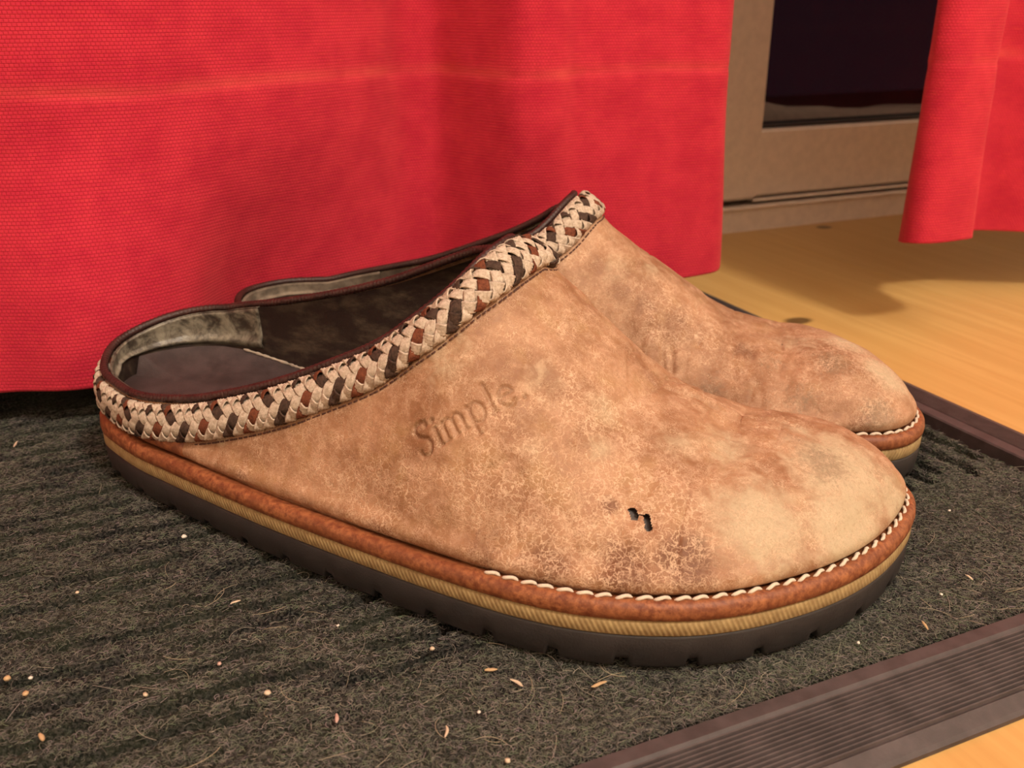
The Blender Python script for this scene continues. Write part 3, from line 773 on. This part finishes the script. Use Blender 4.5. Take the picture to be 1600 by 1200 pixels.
        for pts, d_, w_ in (([(19.50, 3.0, 4.7), (19.54, 3.13, 4.5), (19.63, 3.74, 3.5)], .13, .11), ([(19.85, 3.0, 4.6), (19.9, 3.06, 4.5), (20.0, 3.71, 3.5)], .13, .11),
                            ([(22.2, 2.2, 4.4), (22.3, 3.6, 3.4)], .06, .15), ([(23.9, 2.8, 3.9), (24.0, 4.2, 2.9)], .05, .12), ([(20.8, .6, 5.0), (20.9, 2.8, 4.4)], .05, .15)):
            zf = sstep(Pu[..., 2], 3.1, 3.7) * (1 - sstep(Pu[..., 2], 4.0, 4.8)) if w_ < .125 else 1.0
            disp -= d_ * zf * np.exp(-(line_dist(Pu, pts) / w_) ** 2)
        disp += .14 * np.exp(-(line_dist(Pu, [(19.0, 2.6, 5.0), (19.1, 3.6, 3.6)]) / .4) ** 2)
    Pd = Pu + N * disp[..., None]
    if near:
        hd = np.minimum(seg_dist(Pu, (22.06, -4.62, 3.75), (22.17, -4.76, 3.62)) - .105, seg_dist(Pu, (22.47, -4.64, 3.63), (22.60, -4.90, 3.43)) - .095)
        hd = np.minimum(hd, seg_dist(Pu, (22.2, -4.70, 3.64), (22.44, -4.63, 3.65)) - .035) + .02 * vnoise(Pu, 9, 31, 2)
        Pd += N * (-.06 * np.exp(-(np.maximum(hd, 0) / .10) ** 2))[..., None]
        hc_ = hd.reshape(-1)[f].min(1) if False else hd.reshape(-1)[f].mean(1)
        f = f[hc_ > 0]
    o = P_('upper', Pd.reshape(-1, 3), f, M['leather'])
    if near:
        pale = [((27.2, -.1, 3.7), 2.0, .95), ((25.3, -3.3, 3.2), 1.8, .85), ((27.5, -1.8, 2.8), 1.7, .95), ((28.6, .8, 2.6), 1.2, .8), ((20.6, -2.6, 5.6), .75, .55), ((20.8, -3.7, 4.9), .65, .5),
                ((23.9, -1.1, 4.3), 1.2, .62), ((16.2, -3.7, 6.9), 1.3, .5), ((18.8, -3.0, 6.4), 1.0, .42), ((7.9, -4.0, 3.07), .45, .55), ((22.6, -1.9, 4.6), 1.0, .5), ((19.2, -4.6, 5.0), .7, .4), ((25.8, 1.2, 4.3), .8, .6)]
        grey = [((26.6, -.2, 3.95), 1.0, .80), ((25.7, .4, 4.2), .55, .5), ((28.9, .6, 2.5), .5, .45), ((26.4, -2.0, 3.4), .6, .25), ((17.6, .2, 9), 1.0, .2)]
        dark = [((23.7, -5.2, 2.8), 1.0, .9), ((22.2, -5.9, 2.6), 1.0, .8), ((21.45, -4.75, 3.8), .4, .7), ((18.5, -6.2, 2.4), 1.1, .55), ((15.0, -5.9, 2.1), .9, .55), ((20.2, -6.3, 2.5), 1.0, .7), ((12.0, -5.4, 2.1), .7, .5), ((9.0, -4.7, 2.1), .7, .55),
                ((21.3, .2, 5.6), .8, .35), ((19.0, -1.2, 7.4), 1.0, .3), ((18.2, -5.6, 3.6), .8, .3), ((10.8, -4.6, 3.6), .8, .25)]
        crk = [((22.3, -4.8, 3.3), 2.0, .9), ((18.8, -5.2, 4.2), 1.8, .55), ((20.2, -3.0, 5.4), 1.6, .55), ((14.5, -5.4, 3.0), 1.6, .45), ((20.0, -5.8, 3.0), 1.4, .7)]
        red = blob(Pu, [((3.5, -3.8, 2.2), 2.2, .9)]) * (1 - sstep(Pu[..., 0], 5, 7)) + .45 * (1 - sstep(Pu[..., 0], 12, 17)) * (1 - sstep(Pu[..., 1], -2, 0)) * (1 - sstep(arc, 0, .5))
    else:
        pale = [((27.8, 2.2, 3.6), 1.2, .95), ((26.6, .5, 4.2), 1.2, .8), ((24.6, 1.0, 4.4), 1.2, .55), ((17.4, 1.9, 6.8), .9, .5), ((18.8, 1.0, 6.9), .9, .5), ((16.2, 2.6, 6.4), .8, .4)]
        grey = [((25.8, 2.7, 4.0), 1.0, .75), ((27.5, 4.1, 2.7), .9, .75), ((23.6, 2.9, 3.9), 1.0, .5), ((24.7, 4.2, 3.1), 1.1, .55), ((21.5, 3.9, 3.1), .8, .5)]  # grey stains, plus a bluish-grey sheen painted into the leather colour
        dark = [((27.0, 4.6, 2.3), .8, .7), ((21.4, 4.2, 2.7), .9, .7), ((22.6, 2.4, 4.2), .8, .55), ((18.6, 2.4, 5.6), .8, .45), ((20.2, 2.0, 5.0), .9, .5)]
        crk = [((26.8, 1.8, 4.0), 1.8, .7), ((20.0, 2.6, 4.8), 1.5, .4)]
        red = np.zeros(Pu.shape[:2])
    dk = blob(Pu, dark)
    if near: dk = np.maximum(dk, .42 * recess_shade)  # shade in the debossed letters painted into the leather colour
    for nm, arr in (('pale', blob(Pu, pale)), ('dark', dk), ('grey', blob(Pu, grey)), ('crack', blob(Pu, crk)), ('red', red)): set_attr(o.data, nm, arr)
    # --- heel counter: a reddish shell over the back of the upper
    ci = [i for i in range(m) if ss[i] < (6.3 if blk[i] in (0, 1) else 5.2)]
    ci = [i for i in ci if i > m // 2] + [i for i in ci if i <= m // 2]
    kk = np.linspace(0, 1, 14)
    Cn = np.stack([np.stack([np.interp(kk * (arc[i, -1] - .55), arc[i], Pd[i, :, k]) for k in range(3)], -1) for i in ci], 0)
    Cnn = np.stack([np.stack([np.interp(kk * (arc[i, -1] - .55), arc[i], N[i, :, k]) for k in range(3)], -1) for i in ci], 0)
    Co = Cn + Cnn * .055; Co[:, 0] = Cn[:, 0] - Cnn[:, 0] * .04; Co[0] = Cn[0] - Cnn[0] * .04; Co[-1] = Cn[-1] - Cnn[-1] * .04
    P_('heel_counter', Co.reshape(-1, 3), grid_faces(len(ci), 14), M['counter'])
    # --- coarse copy for lining, piping and braid
    fi_c, sc_, bc = stations(.42, False)
    Ac = per(OUTL, fi_c) - per(NRM, fi_c) * .42; Nc2 = per(NRM, fi_c)
    Pc = ZF(upper(Ac, Nc2, 60, *RR)); Nc = grid_normals(Pc)
    if (Nc[len(fi_c) // 4, 20] @ np.array([0, -1, .3])) < 0: Nc = -Nc
    mc = len(fi_c)
    bv = BVHTree.FromPolygons([Vector(q) for q in Pc.reshape(-1, 3)], [tuple(q) for q in grid_faces(mc, 60, True).tolist()])
    Pin = Pc - Nc * .26
    Pin[:, 0, 2] = 1.9
    o = P_('lining', Pin.reshape(-1, 3), grid_faces(mc, 60, True)[:, ::-1].copy(), M['lining'] if near else M['felt'])
    # heel lining patch: from the lateral heel round to the medial side
    hi = [i for i in range(mc) if bc[i] == 3 and sc_[i] < 4.15] + [i for i in range(mc) if bc[i] in (4, 0)] + [i for i in range(mc) if bc[i] == 1 and sc_[i] < 5.6]
    hi = sorted(hi, key=lambda i: (i < mc // 2, i))
    zt = np.linspace(0, 1, 16)
    HP = []
    for i in hi:
        z1 = Pc[i, -1, 2] - .02; z0 = 3.55 if Pc[i, -1, 2] > 4.1 else 3.3
        zz = z1 + (z0 - z1) * zt
        q = np.stack([np.interp(zz, Pin[i, :, 2], Pin[i, :, k]) for k in range(3)], -1)
        nrm = np.stack([np.interp(zz, Pin[i, :, 2], Nc[i, :, k]) for k in range(3)], -1)
        th_ = .05 + .13 * np.exp(-((zt - .86) / .09) ** 2) + .03 * np.sin(i * .9) * np.exp(-((zt - .6) / .3) ** 2)
        th_[-1] = -.02; th_[0] = -.05
        HP.append(q - nrm * th_[:, None])
    HP = np.array(HP); HP[0] = HP[0] + (HP[1] - HP[0]) * .2
    e0 = HP[0].copy(); HPn = np.concatenate([[e0 + np.stack([Nc[hi[0], -1]] * 16) * .10], HP], 0)
    P_('heel_lining', HPn.reshape(-1, 3), grid_faces(len(HPn), 16)[:, ::-1].copy(), M['heel_lining'] if near else M['felt'])
    # insole
    ii = np.arange(0, NS, 5)
    E = Ao[ii] - An[ii] * np.where(Ao[ii, 1] < 0, np.interp(Ao[ii, 0], [1, 4, 7, 10, 14, 20, 24], [.74, .85, 1.25, 1.5, 1.6, 1.3, .9]), .74)[:, None]; sp = np.stack([np.clip(E[:, 0], 4.5, 24), np.zeros(len(E))], 1)
    zr = np.interp(E[:, 0], [0, 3, 4, 6.5, 9, 13, 18, 30], [3.62, 3.60, 3.5, 3.05, 2.8, 2.6, 2.4, 2.3])
    zr = np.where(E[:, 1] < 0, np.minimum(zr, 2.95), zr)
    rr = np.linspace(0, 1, 14)
    I = np.empty((len(ii), 14, 3))
    for k, r in enumerate(rr):
        I[:, k, :2] = E * (1 - r) + sp * r
        zc = np.interp(I[:, k, 0], [0, 5, 9, 14, 30], [3.0, 2.85, 2.6, 2.35, 2.25])
        I[:, k, 2] = zc + (zr - zc) * (1 - r) ** 3
    P_('insole', I.reshape(-1, 3), grid_faces(len(ii), 14, True), M['insole'])
    eg = [i for i in range(len(ii)) if E[i, 1] > 0 and 3.8 < E[i, 0] < 9.5]
    ep = np.concatenate([E[eg] * .985, (zr[eg] + .03)[:, None]], 1)
    tv, tf = tube(resample(ep, 60), .055 + .02 * rng.uniform(-1, 1, 60), 7)
    P_('insole_edge', tv, tf, M['edge_fuzz'])
    # --- rim, piping, braid
    rl = [i for i in range(mc) if bc[i] in (0, 1) and sc_[i] <= SF + 1e-6] + [i for i in range(mc) if bc[i] in (3, 4) and sc_[i] < SF - 1e-6]
    Rm = resample(smooth_per(resample(Pc[rl, -1], 400, True), .5, 6), 700, True)
    tv, tf = tube(Rm + np.array([0, 0, .03]), .15 + .014 * np.sin(np.arange(700) * 2.2), 9, True)
    P_('piping', tv, tf, M['piping'])
    T = np.roll(Rm, -1, 0) - np.roll(Rm, 1, 0); T /= np.linalg.norm(T, axis=1)[:, None]
    def nearN(P):
        pp = np.empty_like(P); nn_ = np.empty_like(P)
        for i, q in enumerate(P):
            r = bv.find_nearest(Vector(q)); pp[i] = r[0]; nn_[i] = r[1]
        i = 0
        return pp, nn_
    def fixN(n_, P):
        out_ = P - np.array([8, 0, 0]); out_[:, 0] = np.where(P[:, 0] > 15, 5, out_[:, 0] * .5); out_[:, 2] = np.where(P[:, 0] > 15, 6, .5)
        s_ = np.sign((n_ * out_).sum(1)); s_[s_ == 0] = 1
        return n_ * s_[:, None]
    def smv(n_, it=12):
        for _ in range(it): n_ = .5 * n_ + .25 * (np.roll(n_, 1, 0) + np.roll(n_, -1, 0))
        return n_ / np.linalg.norm(n_, axis=1)[:, None]
    cur = Rm.copy(); _, nn_ = nearN(cur); nn_ = smv(fixN(nn_, cur), 25)
    for _ in range(4):
        D = np.cross(nn_, T)
        i8 = int(np.argmin(np.abs(Rm[:, 0] - 8) + 5 * (Rm[:, 1] > 0)))
        if D[i8, 2] > 0: D = -D
        cur = cur + D * np.where((cur[:, 1] > .3) & (cur[:, 0] > 8), .26 if near else .19, .20)[:, None]
        cur, nn_ = nearN(cur); nn_ = smv(fixN(nn_, cur), 15)
    Bc = smooth_per(cur, .5, 10)
    LB = arclen(np.vstack([Bc, Bc[:1]]))[-1]
    NB = int(LB / .055)
    Bc = resample(Bc, NB, True); Tn = np.roll(Bc, -1, 0) - np.roll(Bc, 1, 0); Tn /= np.linalg.norm(Tn, axis=1)[:, None]
    _, Bn = nearN(Bc); Bn = smv(fixN(Bn, Bc), 40)
    Bn = Bn - (Bn * Tn).sum(1)[:, None] * Tn; Bn /= np.linalg.norm(Bn, axis=1)[:, None]
    Bd = np.cross(Bn, Tn)
    if Bd[int(np.argmin(np.abs(Bc[:, 0] - 8) + 5 * (Bc[:, 1] > 0))), 2] > 0: Bd = -Bd
    HW, HT = (.53, .17) if near else (.50, .15)
    Bc = Bc + Bn * .13
    def pos(i, th, r):
        cy, sy = np.cos(th), np.sin(th)
        sy = np.sign(sy) * np.abs(sy) ** .8
        return Bc[i] + Bd[i] * ((HW + r) * cy)[..., None] + Bn[i] * ((HT + r) * sy)[..., None]
    ix = np.arange(NB)
    th = np.linspace(0, 2 * np.pi, 14, endpoint=False)
    core = np.stack([pos(ix, np.full(NB, q), np.full(NB, -.05)) for q in th], 1)
    bo = P_('braid', core.reshape(-1, 3), grid_faces(NB, 14, True, True), M['core'])
    NSR = 5; turns = int(round(LB / 2.25)); cols = {(0, 1): 'rust', (1, 3): 'umber', (0, 3): 'umber'}
    xs = ix / NB * turns
    wq = np.array([-1, -.75, -.5, -.25, 0, .25, .5, .75, 1, .6, -.6]); hq = np.array([.1, .8, .42, 1, .55, 1, .42, .8, .1, -.5, -.5])
    for hand in (0, 1):
        sg = 1 if hand == 0 else -1
        for j in range(NSR):
            th = 2 * np.pi * (sg * xs + j / NSR)
            mcol = 2 * NSR * xs
            fph = (2 * j + mcol) if hand == 0 else (2 * j - mcol)
            wv = np.tanh(1.8 * np.cos(np.pi * fph)) / .95
            r = .035 + .048 * (wv if hand == 0 else -wv)
            c = pos(ix, th, r)
            cu = pos(ix, th, r + .05); nr = cu - c; nr /= np.linalg.norm(nr, axis=1)[:, None]
            tg = np.roll(c, -1, 0) - np.roll(c, 1, 0); tg /= np.linalg.norm(tg, axis=1)[:, None]
            wd = np.cross(tg, nr); wd /= np.linalg.norm(wd, axis=1)[:, None]; nr = np.cross(wd, tg)
            wid = .182 + .008 * np.sin(xs * 31 + j)
            Q = c[:, None, :] + wd[:, None, :] * (wq[None, :, None] * wid[:, None, None]) + nr[:, None, :] * (hq[None, :, None] * .05)
            P_('strand', Q.reshape(-1, 3), grid_faces(NB, 11, True, True), M[cols.get((hand, j), 'cream')], bo)
    # row of fine dark stitches under the braid
    ed = []; 
    q2, n2 = nearN(Bc + Bd * .74); n2 = smv(fixN(n2, q2), 10)
    q2 = smooth_per(q2, .5, 4) + n2 * .03; Lq = arclen(np.vstack([q2, q2[:1]]))
    vsd, fsd = [], []; base = 0
    tt = np.linspace(0, Lq[-1], int(Lq[-1] / .21), endpoint=False)
    for q in tt:
        i = int(np.searchsorted(Lq, q)) % NB
        tv_ = Tn[i] * .075; dn = Bd[i] * .03; up_ = n2[i] * .05
        p = q2[i]
        vsd += [p - tv_ - dn, p + tv_ - dn, p + tv_ + dn, p - tv_ + dn, p - tv_ * .7 + up_ * .8, p + tv_ * .7 + up_ * .8]
        fsd += [(base, base + 1, base + 5, base + 4), (base + 2, base + 3, base + 4, base + 5), (base + 1, base + 2, base + 5), (base + 3, base, base + 4)]; base += 6
    o = part('seam_stitching', W(np.array(vsd)), fsd, M['dark_thread'], root); tag(o, kind='stuff')
    return root
make_clog(True)
make_clog(False)

# ------------------------------------------------------------------ bits of dry debris lying on the pile
DEB = [('plant_chip', 'pale', 'slim pale husk on the pile left of the stamped clog, lying level', -8.32, 23.98, -8.08, 24.21, .045),
       ('plant_chip', 'tan', 'tan husk below the middle of the stamped sole, left of a paler one', -.73, 20.95, -.39, 21.03, .06),
       ('plant_chip', 'pale', 'curved whitish husk just right of a tan husk on the pile', -.05, 20.58, .28, 20.33, .055),
       ('plant_chip', 'tan', 'long tan husk on the pile below the worn hole in the toe', 2.06, 20.28, 2.48, 20.53, .06),
       ('plant_chip', 'pink', 'pinkish upright chip on the bare pile in the lower foreground', -4.39, 19.29, -4.33, 18.97, .055),
       ('plant_chip', 'pale', 'pale forked seed bit near the bottom edge of the pile', -1.62, 18.86, -1.63, 18.48, .04),
       ('plant_chip', 'pale', 'pale rod-like chip on the pile to the right of the toe', 14.08, 25.55, 14.2, 25.3, .045),
       ('plant_chip', 'tan', 'tan chip close to the ribbed rubber border', 11.77, 23.13, 11.81, 22.77, .05),
       ('plant_chip', 'tan', 'yellowish chip in the lower corner of the pile', -11.49, 18.57, -11.3, 18.35, .06),
       ('plant_chip', 'pale', 'thin pale straw on the pile under the curtain hem', -19.87, 34.7, -20.02, 35.29, .05),
       ('crumb', 'white', 'white crumb on the pile beside the black sole near the heel', -10.99, 27.97, -10.84, 27.77, .09)]
TINY = [('pale', -6.3, 20.08, .09, 'largest pale round crumb on the open pile, left of the pinkish chip'),
        ('pale', -9.42, 20.0, .07, 'small pale crumb level with the largest round crumb, to its left'),
        ('pink', -7.87, 21.24, .06, 'tiny pinkish crumb a little above the largest pale round crumb'),
        ('white', -.83, 19.35, .05, 'white speck on the pile below the curved whitish husk'),
        ('white', -4.97, 22.94, .05, 'white speck on the pile in front of the sole at mid length'),
        ('white', 12.9, 24.5, .05, 'white speck right of the toe, above the tan chip by the border'),
        ('pale', -2.2, 21.9, .07, 'pale crumb close below the sole, up and left of the tan husk'),
        ('white', 15.3, 29.6, .05, 'white speck farthest back on the pile, right of the near toe'),
        ('white', 9.62, 22.15, .05, 'white speck between the toe sole and the ribbed rubber border'),
        ('tan', -13.3, 20.65, .09, 'tan crumb at the very left edge of the pile'),
        ('tan', -12.53, 20.05, .09, 'tan crumb lowest of three crumbs by the left edge'),
        ('white', -12.68, 20.67, .06, 'white speck beside two tan crumbs by the left edge'),
        ('pale', -13.1, 24.6, .06, 'lone pale crumb on the left of the pile, below the heel'),
        ('pale', -.1, 17.7, .07, 'pale crumb at the bottom edge of the view beside the rubber border')]
def chip_mesh(L, r, seed, curve):
    lo = np.linspace(0, 1, 8)
    path = np.stack([(lo - .5) * L, curve * np.sin(np.pi * lo) * L, .02 * np.sin(lo * 5 + seed)], 1)
    v_, f_ = tube(path, r * np.clip(np.sin(np.pi * (lo * .86 + .07)), .12, 1) ** .7, 6)
    v_[:, 2] *= .55
    return v_ + .15 * r * vnoise(v_, 14, seed, 1)[:, None], f_
def crumb_mesh(r, seed):
    th = np.linspace(0, 2 * np.pi, 7, endpoint=False); ph = np.linspace(-1.45, 1.45, 5)
    v_ = np.stack([np.cos(ph)[:, None] * np.cos(th), np.cos(ph)[:, None] * np.sin(th), np.sin(ph)[:, None] * .7 + 0 * th], -1)
    v_ = v_ * (r * (1 + .35 * vnoise(v_, 1.4, seed, 1)))[..., None]
    return v_.reshape(-1, 3), grid_faces(5, 7, False, True)
for k, (nm, mt, lab, x0, y0, x1, y1, r) in enumerate(DEB):
    L = math.hypot(x1 - x0, y1 - y0)
    v_, f_ = chip_mesh(max(L, .22), r, k, .12 if k in (2, 5) else .03) if nm == 'plant_chip' else crumb_mesh(r, k)
    o = part(nm, v_, f_, M['chip_' + mt]); o.location = V(((x0 + x1) / 2, (y0 + y1) / 2, .02)); o.rotation_euler = (0, .06, math.atan2(y1 - y0, x1 - x0))
    tag(o, lab, 'debris', 'bits of debris on the doormat')
for k, (mt, x, y, r, lab) in enumerate(TINY):
    v_, f_ = crumb_mesh(r, 40 + k); o = part('crumb', v_, f_, M['chip_' + mt]); o.location = V((x, y, .02))
    tag(o, lab, 'debris', 'tiny specks on the pile')
